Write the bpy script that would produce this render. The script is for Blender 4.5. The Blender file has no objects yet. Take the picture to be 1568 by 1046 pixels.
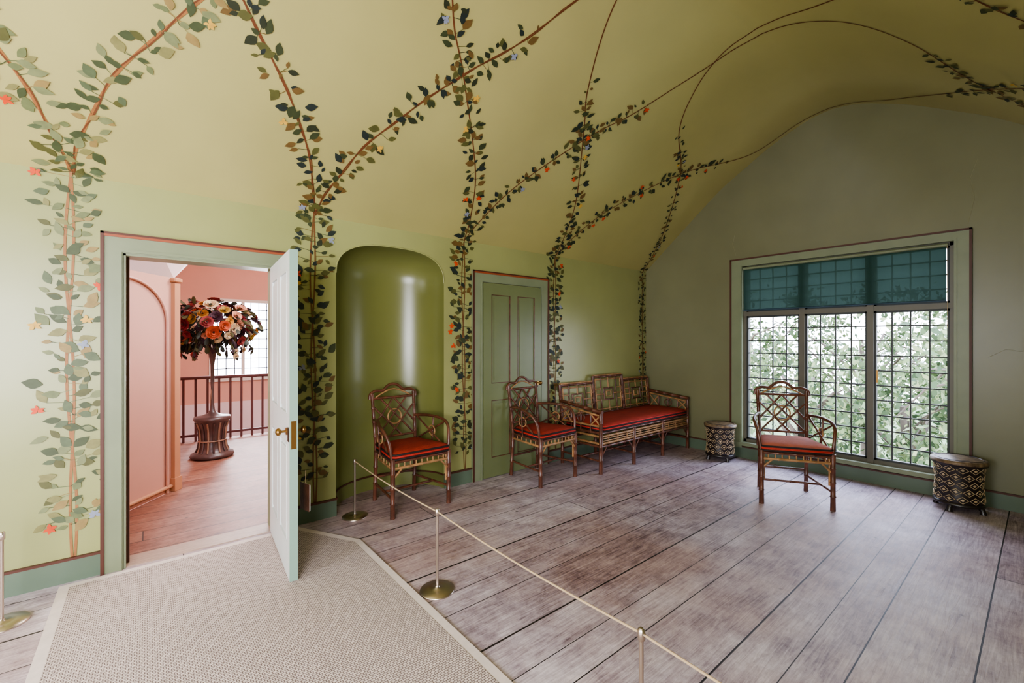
import bpy, math, random
from mathutils import Vector, Matrix
random.seed(7)
R=random.random
def U(a,b): return a+(b-a)*R()

# ------------------------------------------------------------------ helpers
def lin(c):
    out=[]
    for v in c:
        v=v/255.0
        out.append(v/12.92 if v<=0.04045 else ((v+0.055)/1.055)**2.4)
    return (out[0],out[1],out[2],1.0)

def mat(name,col,rough=0.5,var=0.0,scale=8.0,bump=0.0,metal=0.0,bscale=None,coat=0.0,stretch=None,spec=0.5,col2=None):
    m=bpy.data.materials.new(name); m.use_nodes=True
    nt=m.node_tree; b=nt.nodes['Principled BSDF']
    b.inputs['Base Color'].default_value=lin(col)
    b.inputs['Roughness'].default_value=rough
    b.inputs['Metallic'].default_value=metal
    b.inputs['Specular IOR Level'].default_value=spec
    if coat: b.inputs['Coat Weight'].default_value=coat; b.inputs['Coat Roughness'].default_value=0.25
    if var>0 or bump>0 or col2:
        tc=nt.nodes.new('ShaderNodeTexCoord'); mp=nt.nodes.new('ShaderNodeMapping')
        nt.links.new(tc.outputs['Object'],mp.inputs['Vector'])
        if stretch: mp.inputs['Scale'].default_value=stretch
        n=nt.nodes.new('ShaderNodeTexNoise'); n.inputs['Scale'].default_value=scale; n.inputs['Detail'].default_value=5
        nt.links.new(mp.outputs['Vector'],n.inputs['Vector'])
        if var>0 or col2:
            rmp=nt.nodes.new('ShaderNodeMapRange')
            rmp.inputs['From Min'].default_value=0.3; rmp.inputs['From Max'].default_value=0.7
            nt.links.new(n.outputs['Fac'],rmp.inputs['Value'])
            mx=nt.nodes.new('ShaderNodeMix'); mx.data_type='RGBA'
            c=lin(col)
            if col2: a_=c; b_=lin(col2)
            else:
                a_=(c[0]*(1-var),c[1]*(1-var),c[2]*(1-var),1); b_=(min(1,c[0]*(1+var)),min(1,c[1]*(1+var)),min(1,c[2]*(1+var)),1)
            mx.inputs[6].default_value=a_; mx.inputs[7].default_value=b_
            nt.links.new(rmp.outputs[0],mx.inputs[0]); nt.links.new(mx.outputs[2],b.inputs['Base Color'])
        if bump>0:
            n2=nt.nodes.new('ShaderNodeTexNoise'); n2.inputs['Scale'].default_value=bscale or scale*4; n2.inputs['Detail'].default_value=4
            nt.links.new(mp.outputs['Vector'],n2.inputs['Vector'])
            bp=nt.nodes.new('ShaderNodeBump'); bp.inputs['Strength'].default_value=bump; bp.inputs['Distance'].default_value=0.02
            nt.links.new(n2.outputs['Fac'],bp.inputs['Height']); nt.links.new(bp.outputs[0],b.inputs['Normal'])
    return m

class MB:
    def __init__(s): s.v=[];s.f=[];s.m=[];s.s=[];s.mats=[]
    def mi(s,m):
        if m not in s.mats: s.mats.append(m)
        return s.mats.index(m)
    def add(s,vs,fs,m,smooth=False,M=None):
        o=len(s.v); k=s.mi(m)
        for p in vs:
            p=Vector(p)
            if M is not None: p=M@p
            s.v.append(tuple(p))
        for f in fs:
            s.f.append([i+o for i in f]); s.m.append(k); s.s.append(smooth)
    def box(s,c,d,m,rz=0,M=None,bev=0.0):
        x,y,z=d[0]/2,d[1]/2,d[2]/2
        T=Matrix.Translation(c)@Matrix.Rotation(rz,4,'Z')
        if M is not None: T=M@T
        if bev<=0:
            vs=[(-x,-y,-z),(x,-y,-z),(x,y,-z),(-x,y,-z),(-x,-y,z),(x,-y,z),(x,y,z),(-x,y,z)]
            fs=[(0,3,2,1),(4,5,6,7),(0,1,5,4),(1,2,6,5),(2,3,7,6),(3,0,4,7)]
            s.add(vs,fs,m,False,T)
        else:
            b=bev; vs=[];ring=[]
            for (zz,ins) in ((-z,b),(-z+b,0),(z-b,0),(z,b)):
                X=x-ins;Y=y-ins
                r=[(-X+b,-Y),(X-b,-Y),(X,-Y+b),(X,Y-b),(X-b,Y),(-X+b,Y),(-X,Y-b),(-X,-Y+b)]
                ring.append([len(vs)+i for i in range(8)]); vs+=[(p[0],p[1],zz) for p in r]
            fs=[tuple(reversed(ring[0])),tuple(ring[3])]
            for a in range(3):
                for i in range(8):
                    j=(i+1)%8; fs.append((ring[a][i],ring[a][j],ring[a+1][j],ring[a+1][i]))
            s.add(vs,fs,m,False,T)
    def b2(s,lo,hi,m,**k):
        s.box([(a+b)/2 for a,b in zip(lo,hi)],[abs(b-a) for a,b in zip(lo,hi)],m,**k)
    def quad(s,pts,m,smooth=False): s.add(pts,[tuple(range(len(pts)))],m,smooth)
    def tube(s,pts,r,m,seg=8,closed=False,M=None):
        pts=[Vector(p) for p in pts]; n=len(pts)
        rs=r if isinstance(r,(list,tuple)) else [r]*n
        vs=[];fs=[]; up=None
        for i in range(n):
            if closed: t=(pts[(i+1)%n]-pts[i-1])
            else: t=(pts[min(i+1,n-1)]-pts[max(i-1,0)])
            t.normalize()
            if up is None:
                a=Vector((0,0,1)) if abs(t.z)<0.9 else Vector((1,0,0))
                up=(a-t*a.dot(t)).normalized()
            else:
                up=(up-t*up.dot(t)); up=up.normalized() if up.length>1e-6 else Vector((1,0,0))
            sd=t.cross(up)
            for k in range(seg):
                an=2*math.pi*k/seg
                vs.append(pts[i]+(up*math.cos(an)+sd*math.sin(an))*rs[i])
        m_=n if closed else n-1
        for i in range(m_):
            j=(i+1)%n
            for k in range(seg):
                l=(k+1)%seg; fs.append((i*seg+k,i*seg+l,j*seg+l,j*seg+k))
        s.add(vs,fs,m,True,M)
        if not closed:
            s.add([vs[k] for k in range(seg)],[tuple(reversed(range(seg)))],m,False,M)
            s.add([vs[(n-1)*seg+k] for k in range(seg)],[tuple(range(seg))],m,False,M)
    def bamboo(s,p0,p1,r,m,step=0.13,seg=8,node=None):
        p0=Vector(p0);p1=Vector(p1);L=(p1-p0).length
        n=max(1,round(L/step)); pts=[p0];rs=[r*1.1]
        for i in range(1,n):
            c=p0.lerp(p1,i/n); d=(p1-p0)/L
            pts+=[c-d*0.007,c,c+d*0.007]; rs+=[r,r*1.28,r]
        pts.append(p1);rs.append(r*1.1)
        s.tube(pts,rs,m,seg)
    def lathe(s,prof,c,m,seg=32,smooth=True,rot=0):
        vs=[];fs=[];n=len(prof)
        for (r,z) in prof:
            for k in range(seg):
                a=2*math.pi*k/seg+rot; vs.append((c[0]+r*math.cos(a),c[1]+r*math.sin(a),c[2]+z))
        for i in range(n-1):
            for k in range(seg):
                l=(k+1)%seg; fs.append((i*seg+k,i*seg+l,(i+1)*seg+l,(i+1)*seg+k))
        s.add(vs,fs,m,smooth)
        if prof[0][0]>1e-4: s.add(vs[:seg],[tuple(reversed(range(seg)))],m)
        if prof[-1][0]>1e-4: s.add(vs[-seg:],[tuple(range(seg))],m)
    def ball(s,c,r,m,sx=1,sy=1,sz=1,seg=10,rg=6):
        vs=[];fs=[]
        for i in range(rg+1):
            p=math.pi*i/rg
            for k in range(seg):
                a=2*math.pi*k/seg
                vs.append((c[0]+r*sx*math.sin(p)*math.cos(a),c[1]+r*sy*math.sin(p)*math.sin(a),c[2]-r*sz*math.cos(p)))
        for i in range(rg):
            for k in range(seg):
                l=(k+1)%seg; fs.append((i*seg+k,i*seg+l,(i+1)*seg+l,(i+1)*seg+k))
        s.add(vs,fs,m,True)
    def build(s,name,loc=(0,0,0),rz=0,parent=None):
        me=bpy.data.meshes.new(name); me.from_pydata(s.v,[],s.f)
        for m in s.mats: me.materials.append(m)
        me.polygons.foreach_set('material_index',s.m)
        me.polygons.foreach_set('use_smooth',s.s)
        me.update()
        o=bpy.data.objects.new(name,me); bpy.context.scene.collection.objects.link(o)
        o.location=loc; o.rotation_euler=(0,0,rz)
        if parent: o.parent=parent
        return o

def empty(name,loc=(0,0,0),rz=0):
    o=bpy.data.objects.new(name,None); bpy.context.scene.collection.objects.link(o)
    o.location=loc;o.rotation_euler=(0,0,rz); return o

def catmull(pts,n=8):
    out=[];P=[pts[0]]+list(pts)+[pts[-1]]
    for i in range(1,len(P)-2):
        for k in range(n):
            t=k/n; q=[]
            for a,b,c,d in zip(P[i-1],P[i],P[i+1],P[i+2]):
                q.append(0.5*((2*b)+(-a+c)*t+(2*a-5*b+4*c-d)*t*t+(-a+3*b-3*c+d)*t**3))
            out.append(tuple(q))
    out.append(tuple(pts[-1])); return out

# ------------------------------------------------------------------ dims
XE=5.44; XW=-3.0; YN=3.6; YS=-0.8; YC=1.4; SP=2.36
prof=[(2.2,2.36),(1.7,2.785),(1.18,3.215),(.86,3.42),(.6,3.575),(.35,3.69),(.18,3.75),(0,3.775)]
half=catmull(prof,5)
full=[(YC+o,z) for o,z in half]+[(YC-o,z) for o,z in reversed(half[:-1])]
S=[SP]
for i in range(1,len(full)):
    S.append(S[-1]+math.hypot(full[i][0]-full[i-1][0],full[i][1]-full[i-1][1]))
def s_of_off(off):
    y=YC+off
    for i in range(len(full)-1):
        a,b=full[i],full[i+1]
        if b[0]-1e-9<=y<=a[0]+1e-9:
            t=(a[0]-y)/(a[0]-b[0]); return S[i]+(S[i+1]-S[i])*t
    return SP
def surf(x,s,e=0.004):
    if s<=SP: return (x,YN-e,s)
    if s>=S[-1]: return (x,YS+e,SP-(s-S[-1]))
    for i in range(len(S)-1):
        if S[i]<=s<=S[i+1]:
            t=(s-S[i])/(S[i+1]-S[i]); a,b=full[i],full[i+1]
            dy,dz=b[0]-a[0],b[1]-a[1]; L=math.hypot(dy,dz)
            ny,nz=dz/L,-dy/L
            if nz>0: ny,nz=-ny,-nz
            return (x,a[0]+dy*t+ny*e,a[1]+dz*t+nz*e)

# ------------------------------------------------------------------ materials
wallp=mat('wall_paint_green',(152,154,102),0.34,0.09,1.3,0.06,bscale=5)
wallE=mat('wall_paint_green_dimmed',(122,121,92),0.34,0.10,1.2,0.07,bscale=4)  # wall green darkened and greyed; the window wall's dim bluish light is in the colour
ceilp=mat('ceiling_paint_yellow_green',(172,165,108),0.29,0.08,1.1,0.06,bscale=4)
nichep=mat('niche_paint_green',(118,121,70),0.28,0.07,2,0.04,bscale=5)
trimg=mat('trim_paint_green',(128,136,108),0.4,0.06,5)
trimb=mat('trim_line_brown',(84,46,34),0.5)
trimo=mat('trim_line_orange',(150,76,46),0.5)
basegr=mat('baseboard_paint',(96,112,94),0.4,0.08,4)
doorp=mat('door_paint_pale',(206,210,208),0.4,0.04,5)
doorg=mat('door_paint_green',(112,120,82),0.34,0.06,3)
brass=mat('brass',(150,116,70),0.35,metal=1.0)
steel=mat('stanchion_bronze',(208,194,182),0.3,metal=1.0)
pink=mat('landing_paint_pink',(218,166,148),0.55,0.05,1.5)
pinkl=mat('landing_paint_pale_pink',(228,210,210),0.55,0.03,1.5)
pinkd=mat('landing_pilaster_paint',(196,142,108),0.5,0.05,3)
redc=mat('cushion_red',(156,50,36),0.8,0.14,14,0.25,bscale=120)
red_lit=mat('cushion_red_backlit',(186,104,80),0.8,0.12,14,0.25,bscale=120)  # same red cushion, paled to paint in the backlight from the window
blk=mat('piping_black',(34,26,26),0.7)
redp=mat('piping_red',(190,54,46),0.7)
bam=mat('bamboo_brown',(98,58,42),0.4,0.45,16,0.1,coat=0.3)
bamd=mat('bamboo_dark',(84,50,36),0.4,0.35,18,0.1,coat=0.3)
tan=mat('bamboo_tan',(162,122,82),0.45,0.4,16)
white=mat('frame_paint_white',(225,222,214),0.45)
wframe=mat('window_frame_paint',(108,104,92),0.45,0.05,5)
leadm=mat('lead_cames',(60,64,64),0.5)
ropem=mat('rope_beige',(188,164,132),0.9)
paper=mat('label_paper',(222,218,205),0.7)

def floor_material(name,cA,cB,cC,width,rough,axis='X',tint=None,warp=0.0):
    m=bpy.data.materials.new(name); m.use_nodes=True; nt=m.node_tree; N=nt.nodes; L=nt.links
    b=N['Principled BSDF']
    tc=N.new('ShaderNodeTexCoord'); sp=N.new('ShaderNodeSeparateXYZ'); L.new(tc.outputs['Object'],sp.inputs[0])
    along,across=('X','Y') if axis=='X' else ('Y','X')
    def math_(op,a,b_=None):
        n=N.new('ShaderNodeMath'); n.operation=op
        for i,v in enumerate((a,b_)):
            if v is None: continue
            if isinstance(v,(int,float)): n.inputs[i].default_value=v
            else: L.new(v,n.inputs[i])
        return n.outputs[0]
    q=math_('DIVIDE',sp.outputs[across],width)
    if warp: q=math_('ADD',q,math_('MULTIPLY',math_('SINE',math_('MULTIPLY',sp.outputs[across],9.3)),warp))
    idx=math_('FLOOR',q); fr=math_('FRACT',q)
    wn=N.new('ShaderNodeTexWhiteNoise'); wn.noise_dimensions='1D'; L.new(idx,wn.inputs['W'])
    off=math_('MULTIPLY',wn.outputs['Value'],9.7)
    xx=math_('ADD',sp.outputs[along],off); q2=math_('DIVIDE',xx,9.5); fr2=math_('FRACT',q2); idx2=math_('FLOOR',q2)
    wn2=N.new('ShaderNodeTexWhiteNoise'); wn2.noise_dimensions='2D'
    cv=N.new('ShaderNodeCombineXYZ'); L.new(idx,cv.inputs[0]); L.new(idx2,cv.inputs[1]); L.new(cv.outputs[0],wn2.inputs['Vector'])
    cg=N.new('ShaderNodeCombineXYZ'); gx=math_('MULTIPLY',xx,1.2); L.new(gx,cg.inputs[0])
    gy=math_('MULTIPLY',sp.outputs[across],18.0); L.new(gy,cg.inputs[1]); gz=math_('MULTIPLY',wn2.outputs['Value'],40.0); L.new(gz,cg.inputs[2])
    g=N.new('ShaderNodeTexNoise'); g.inputs['Scale'].default_value=2.6; g.inputs['Detail'].default_value=11; g.inputs['Roughness'].default_value=0.75; g.inputs['Distortion'].default_value=1.6
    L.new(cg.outputs[0],g.inputs['Vector'])
    bl=N.new('ShaderNodeTexNoise'); bl.inputs['Scale'].default_value=4.2; bl.inputs['Detail'].default_value=10; bl.inputs['Roughness'].default_value=0.8
    L.new(tc.outputs['Object'],bl.inputs['Vector'])
    cr=N.new('ShaderNodeValToRGB'); e=cr.color_ramp.elements
    e[0].position=0.38; e[0].color=lin(cA); e[1].position=0.62; e[1].color=lin(cC)
    k=e.new(0.48); k.color=lin(cB)
    mixv=math_('ADD',math_('MULTIPLY',g.outputs['Fac'],0.46),math_('MULTIPLY',wn2.outputs['Value'],0.06))
    mixv=math_('ADD',mixv,math_('MULTIPLY',bl.outputs['Fac'],0.48))
    L.new(mixv,cr.inputs['Fac'])
    colo=cr.outputs['Color']
    if tint:
        tn=N.new('ShaderNodeTexNoise'); tn.inputs['Scale'].default_value=0.9; tn.inputs['Detail'].default_value=5; L.new(tc.outputs['Object'],tn.inputs['Vector'])
        mr=N.new('ShaderNodeMapRange'); mr.inputs['From Min'].default_value=.40; mr.inputs['From Max'].default_value=.60; mr.inputs['To Max'].default_value=.85; L.new(tn.outputs['Fac'],mr.inputs['Value'])
        tm=N.new('ShaderNodeMix'); tm.data_type='RGBA'; tm.blend_type='MULTIPLY'; L.new(mr.outputs[0],tm.inputs[0]); L.new(colo,tm.inputs[6]); tm.inputs[7].default_value=lin(tint); colo=tm.outputs[2]
    # small dark nail / knot marks
    vo=N.new('ShaderNodeTexVoronoi'); vo.inputs['Scale'].default_value=3.6; L.new(tc.outputs['Object'],vo.inputs['Vector'])
    kn=N.new('ShaderNodeMapRange'); kn.inputs['From Min'].default_value=.022; kn.inputs['From Max'].default_value=.06; kn.inputs['To Min'].default_value=.75; kn.inputs['To Max'].default_value=0; L.new(vo.outputs['Distance'],kn.inputs['Value'])
    km=N.new('ShaderNodeMix'); km.data_type='RGBA'; L.new(kn.outputs[0],km.inputs[0]); L.new(colo,km.inputs[6]); km.inputs[7].default_value=lin((70,54,50)); colo=km.outputs[2]
    d=math_('ABSOLUTE',math_('SUBTRACT',fr,0.5)); gap=math_('GREATER_THAN',d,0.5-0.0032/width)
    d2=math_('ABSOLUTE',math_('SUBTRACT',fr2,0.5)); gap2=math_('GREATER_THAN',d2,0.5-0.0003)
    gp=math_('MAXIMUM',gap,gap2)
    mx=N.new('ShaderNodeMix'); mx.data_type='RGBA'; L.new(gp,mx.inputs[0]); L.new(colo,mx.inputs[6]); mx.inputs[7].default_value=lin((36,28,28))
    L.new(mx.outputs[2],b.inputs['Base Color'])
    rr=N.new('ShaderNodeMapRange'); rr.inputs['To Min'].default_value=rough-0.1; rr.inputs['To Max'].default_value=rough+0.18
    L.new(g.outputs['Fac'],rr.inputs['Value']); L.new(rr.outputs[0],b.inputs['Roughness'])
    hh=math_('SUBTRACT',math_('MULTIPLY',g.outputs['Fac'],0.45),gp)
    bp=N.new('ShaderNodeBump'); bp.inputs['Strength'].default_value=0.5; bp.inputs['Distance'].default_value=0.006
    L.new(hh,bp.inputs['Height']); L.new(bp.outputs[0],b.inputs['Normal'])
    return m
floorm=floor_material('floor_old_boards',(112,94,104),(176,160,170),(228,218,226),0.235,0.44,tint=(226,204,190),warp=0.22)
floorl=floor_material('landing_boards',(96,54,42),(136,88,70),(174,130,110),0.2,0.45)

# carpet
cm=bpy.data.materials.new('sisal_carpet'); cm.use_nodes=True; nt=cm.node_tree; b=nt.nodes['Principled BSDF']
tc=nt.nodes.new('ShaderNodeTexCoord'); mp=nt.nodes.new('ShaderNodeMapping'); mp.inputs['Scale'].default_value=(1,1,1); nt.links.new(tc.outputs['Object'],mp.inputs[0])
br=nt.nodes.new('ShaderNodeTexBrick'); br.inputs['Scale'].default_value=24; br.inputs['Color1'].default_value=lin((244,228,222)); br.inputs['Color2'].default_value=lin((216,200,194)); br.inputs['Mortar'].default_value=lin((124,106,102))
br.inputs['Mortar Size'].default_value=0.042; br.inputs['Mortar Smooth'].default_value=0.6; br.inputs['Brick Width'].default_value=0.42; br.inputs['Row Height'].default_value=0.28
nt.links.new(mp.outputs[0],br.inputs['Vector'])
nz=nt.nodes.new('ShaderNodeTexNoise'); nz.inputs['Scale'].default_value=60; nt.links.new(mp.outputs[0],nz.inputs['Vector'])
mx=nt.nodes.new('ShaderNodeMix'); mx.data_type='RGBA'; mx.blend_type='MULTIPLY'; mx.inputs[0].default_value=0.3
nt.links.new(br.outputs['Color'],mx.inputs[6]); nt.links.new(nz.outputs['Fac'],mx.inputs[7]); nt.links.new(mx.outputs[2],b.inputs['Base Color'])
b.inputs['Roughness'].default_value=0.95; b.inputs['Specular IOR Level'].default_value=0.1
bp=nt.nodes.new('ShaderNodeBump'); bp.inputs['Strength'].default_value=0.6; bp.inputs['Distance'].default_value=0.004
nt.links.new(br.outputs['Fac'],bp.inputs['Height']); bp.invert=True; nt.links.new(bp.outputs[0],b.inputs['Normal'])
carpet_edge=mat('carpet_binding',(222,208,202),0.9,0.05,30)

# blind
bm=bpy.data.materials.new('blind_teal_cloth'); bm.use_nodes=True; nt=bm.node_tree; nt.nodes.clear()
o=nt.nodes.new('ShaderNodeOutputMaterial'); df=nt.nodes.new('ShaderNodeBsdfDiffuse'); tr=nt.nodes.new('ShaderNodeBsdfTranslucent'); tp=nt.nodes.new('ShaderNodeBsdfTransparent')
df.inputs[0].default_value=lin((68,98,90)); tr.inputs[0].default_value=lin((37,47,43)); tp.inputs[0].default_value=lin((70,92,88))
m1=nt.nodes.new('ShaderNodeMixShader'); m1.inputs[0].default_value=0.5; m2=nt.nodes.new('ShaderNodeMixShader'); m2.inputs[0].default_value=0.03
nt.links.new(df.outputs[0],m1.inputs[1]); nt.links.new(tr.outputs[0],m1.inputs[2]); nt.links.new(m1.outputs[0],m2.inputs[1]); nt.links.new(tp.outputs[0],m2.inputs[2]); nt.links.new(m2.outputs[0],o.inputs[0])

# ------------------------------------------------------------------ room shell
f=MB(); f.b2((XW,YS,-0.06),(XE,YN,0),floorm); f.build('floor')
NX0,NX1=1.158,2.147; NC=(NX0+NX1)/2; NW=(NX1-NX0)/2; NZ=1.93; NRISE=0.27
def arch(k,n=24):
    a=math.pi*k/n; ca=math.cos(a)
    return (NC+NW*math.copysign(abs(ca)**0.72,ca), NZ+NRISE*math.sin(a)**0.8)
w=MB(); T=0.14
DX0,DX1,DZ=-0.113,0.715,1.925
w.b2((XW,YN,0),(DX0,YN+T,SP),wallp)
w.b2((DX0,YN,DZ),(DX1,YN+T,SP),wallp)
w.b2((DX1,YN,0),(NX0,YN+T,SP),wallp)
w.b2((NX1,YN,0),(XE,YN+T,SP),wallp)
A=[arch(k) for k in range(25)]
for k in range(24):
    (x0,z0),(x1,z1)=A[k],A[k+1]
    w.quad([(x0,YN,z0),(x0,YN,SP),(x1,YN,SP),(x1,YN,z1)],wallp)
w.build('wall_north')
n=MB(); vs=[];rows=[]; DEP=0.40; K=28
zs=[(z,1.0) for z in (0,0.5,1.0,1.5,NZ)]
for j in range(1,11):
    ph=math.pi/2*j/10; zs.append((NZ+NRISE*math.sin(ph)**0.8, abs(math.cos(ph))**0.72))
for z,r in zs:
    row=[]
    for k in range(K+1):
        a=math.pi*k/K; row.append(len(vs)); vs.append((NC+NW*r*math.cos(a),YN+DEP*r*math.sin(a),z))
    rows.append(row)
fs=[]
for a,bq in zip(rows[:-1],rows[1:]):
    for k in range(K): fs.append((a[k],a[k+1],bq[k+1],bq[k]))
n.add(vs,fs,nichep,True)
fl=[(NC+NW*math.cos(math.pi*k/K),YN+DEP*math.sin(math.pi*k/K),0.0) for k in range(K+1)]
n.quad(fl,floorm)
n.tube([(NC+(NW-.01)*math.cos(math.pi*k/K),YN+(DEP-.01)*math.sin(math.pi*k/K),0.13) for k in range(K+1)],0.008,trimb,6)
n.tube([(A[k][0],YN-.001,A[k][1]) for k in range(25)],0.006,wallp,6)
n.build('niche')

def gable(x,mt,name,oy0,oy1,oz0,oz1,th):
    g=MB(); lo,hi=(x,x+th) if th>0 else (x+th,x)
    g.b2((lo,YS,0),(hi,oy0,SP),mt); g.b2((lo,oy1,0),(hi,YN,SP),mt)
    g.b2((lo,oy0,0),(hi,oy1,oz0),mt); g.b2((lo,oy0,oz1),(hi,oy1,SP),mt)
    pts=[(x,y,z) for y,z in full]
    for a,b_ in zip(pts[:-1],pts[1:]):
        g.quad([(x,a[1],SP),a,b_,(x,b_[1],SP)],mt)
    if th>0:
        # hairline plaster cracks
        ck=mat('plaster_crack',(150,148,118),.6)
        for path in ([(.30,1.25),(.20,1.32),(.12,1.30),(.02,1.38),(-.12,1.46)],[(.42,2.40),(.38,2.62),(.41,2.78),(.36,2.95)],[(2.36,2.40),(2.40,2.55),(2.37,2.68)]):
            g.tube([(x-.0005,p[0],p[1]) for p in path],.0018,ck,5)
    return g.build(name)
WY0,WY1,WZ0,WZ1=0.506,2.283,0.19,2.262
gable(XE,wallE,'wall_east',WY0,WY1,WZ0,WZ1,0.22)
gable(XW,wallp,'wall_west',0.6,2.2,0.7,2.2,-0.2)
s=MB(); SX0,SX1=-2.5,-0.7
s.b2((XW,YS-.2,0),(SX0,YS,SP),wallp); s.b2((SX1,YS-.2,0),(XE,YS,SP),wallp)
s.b2((SX0,YS-.2,0),(SX1,YS,.7),wallp); s.b2((SX0,YS-.2,2.1),(SX1,YS,SP),wallp); s.build('wall_south')
c=MB(); vs=[];fs=[]
nx=12
for i in range(nx+1):
    for y,z in full: vs.append((XW+(XE-XW)*i/nx,y,z))
m_=len(full)
for i in range(nx):
    for j in range(m_-1): fs.append((i*m_+j,i*m_+j+1,(i+1)*m_+j+1,(i+1)*m_+j))
c.add(vs,fs,ceilp,True); c.build('ceiling')

def baseboard(name,segs):
    t=MB()
    for (lo,hi) in segs:
        t.b2(lo,hi,basegr)
        dx=hi[0]-lo[0];dy=hi[1]-lo[1]
        t.b2((lo[0]-(0.003 if dx<dy else 0),lo[1]-(0.003 if dx>dy else 0),hi[2]),(hi[0],hi[1],hi[2]+0.014),trimb)
    t.build(name)
BH=0.125
baseboard('baseboard_north',[((XW,YN-.018,0),(-.215,YN,BH)),((.82,YN-.018,0),(NX0,YN,BH)),((NX1,YN-.018,0),(2.457,YN,BH)),((3.493,YN-.018,0),(XE,YN,BH))])
baseboard('baseboard_east',[((XE-.018,YS,0),(XE,YN-.018,BH))])
def casing(name,x0,x1,zt,y,wd,ox0,ox1,ozt,inner=False):
    t=MB(); d=.028
    t.b2((ox0,y-d,0),(x0,y,zt),trimg); t.b2((x1,y-d,0),(ox1,y,zt),trimg); t.b2((ox0,y-d,zt),(ox1,y,ozt),trimg)
    for (a,bb) in ((ox0,ox0+.016),(ox1-.016,ox1)):
        t.b2((a,y-d-.010,0),(bb,y-d,ozt),trimb)
    t.b2((ox0,y-d-.010,ozt-.012),(ox1,y-d,ozt),trimb)
    t.b2((ox0+.016,y-d-.008,ozt-.026),(ox1-.016,y-d,ozt-.012),trimo)
    for (a,bb) in ((x0-.022,x0-.006),(x1+.006,x1+.022)):
        t.b2((a,y-d-.008,0),(bb,y-d,zt+.006),trimg)
    t.b2((x0-.022,y-d-.008,zt+.006),(x1+.022,y-d,zt+.022),trimg)
    if inner:
        t.b2((x0,y-.02,0),(x0+.012,y+T+.01,zt),trimg); t.b2((x1-.012,y-.02,0),(x1,y+T+.01,zt),trimg); t.b2((x0,y-.02,zt-.012),(x1,y+T+.01,zt),trimg)
        t.b2((x0+.012,y+.05,0),(x0+.027,y+.09,zt-.012),trimb)
    t.build(name)
casing('trim_1',DX0,DX1,DZ,YN,.1,-.215,.817,2.045,True)
casing('trim_2',2.575,3.37,1.975,YN,.1,2.457,3.493,2.085)

def door_leaf(W,H,th,mt,line=None):
    d=MB(); d.b2((0,-th*0.3,0.005),(W,th*0.3,H),mt)
    st=.1; mid=.1; zs=[(.2,.78),(.95,H-.11)]
    for sy in (-1,1):
        y0,y1=(-th/2,-th*.3) if sy<0 else (th*.3,th/2)
        d.b2((0,y0,0.005),(st,y1,H),mt); d.b2((W-st,y0,0.005),(W,y1,H),mt)
        d.b2((W/2-mid/2,y0,.005),(W/2+mid/2,y1,H),mt)
        for (a,b_) in ((.005,.2),(.78,.95),(H-.11,H)):
            d.b2((st,y0,a),(W/2-mid/2,y1,b_),mt); d.b2((W/2+mid/2,y0,a),(W-st,y1,b_),mt)
        for (a,b_) in zs:
            for (xa,xb) in ((st,W/2-mid/2),(W/2+mid/2,W-st)):
                ya,yb=(y0-.002,y1) if sy<0 else (y0,y1+.002)
                lm=line or mt; t_=.007
                d.b2((xa,ya,a),(xa+t_,yb,b_),lm); d.b2((xb-t_,ya,a),(xb,yb,b_),lm)
                d.b2((xa,ya,a),(xb,yb,a+t_),lm); d.b2((xa,ya,b_-t_),(xb,yb,b_),lm)
                d.b2((xa+.035,ya+.004 if sy<0 else ya,a+.035),(xb-.035,yb if sy<0 else yb-.004,b_-.035),mt)
    return d
def knob(d,x,z,th):
    for sy in (-1,1):
        d.tube([(x,sy*th/2,z),(x,sy*(th/2+.006),z)],.022,brass,14)
        d.tube([(x,sy*th/2,z),(x,sy*(th/2+.035),z)],.007,brass,8)
        d.ball((x,sy*(th/2+.045),z),.023,brass,sy=.75)
W=.835;th=.044
d=door_leaf(W,1.905,th,doorp); knob(d,W-.09,.85,th)
d.b2((W-.001,-.014,.76),(W+.002,.014,.92),brass)
d.b2((W-.05,-th/2-.004,.80),(W-.012,-th/2,.88),mat('lock_plate_dark',(70,56,44),.4,metal=.8))
edge=mat('door_edge_green',(136,164,148),.45); d.b2((W,-th/2,.005),(W+.0015,th/2,1.905),edge)
ang=math.atan2(2.775-3.585,.652-.712)
o=d.build('door_1',(.708,3.575,0.012),ang)
d=door_leaf(.787,1.96,.036,doorg,bam); knob(d,.735,.92,.036)
d.build('door_2',(2.579,YN-.021,0.004),0)

l=MB(); l.b2((-.004,-.05,0),(.004,.05,.16),paper,bev=0.002); l.tube([(0,0,.16),(0,.0,.24)],.0015,ropem,6)
l.b2((-.0055,-.052,-.002),(-.0045,.052,.162),bamd)
l.build('hanging_label',(.745,2.88,.36),0.25)

# ---- window (east)
wn=MB(); x=XE
ol,oh=.395,2.418
wn.b2((x-.028,ol,WZ0-.07),(x,WY0,2.355),trimg); wn.b2((x-.028,WY1,WZ0-.07),(x,oh,2.355),trimg); wn.b2((x-.028,WY0,WZ1),(x,WY1,2.355),trimg)
wn.b2((x-.045,ol,.15),(x,oh,WZ0),trimg)
wn.b2((x-.040,ol,.14),(x,ol+.016,2.355),trimb); wn.b2((x-.040,oh-.016,.14),(x,oh,2.355),trimb); wn.b2((x-.040,ol,2.339),(x,oh,2.355),trimb)
wn.b2((x-.036,WY0-.02,WZ0),(x,WY0-.006,WZ1+.02),trimg); wn.b2((x-.036,WY1+.006,WZ0),(x,WY1+.02,WZ1+.02),trimg)
fx0,fx1=x+.03,x+.09
wn.b2((fx0,WY0,WZ0),(fx1,WY0+.03,WZ1),wframe); wn.b2((fx0,WY1-.03,WZ0),(fx1,WY1,WZ1),wframe)
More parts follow.
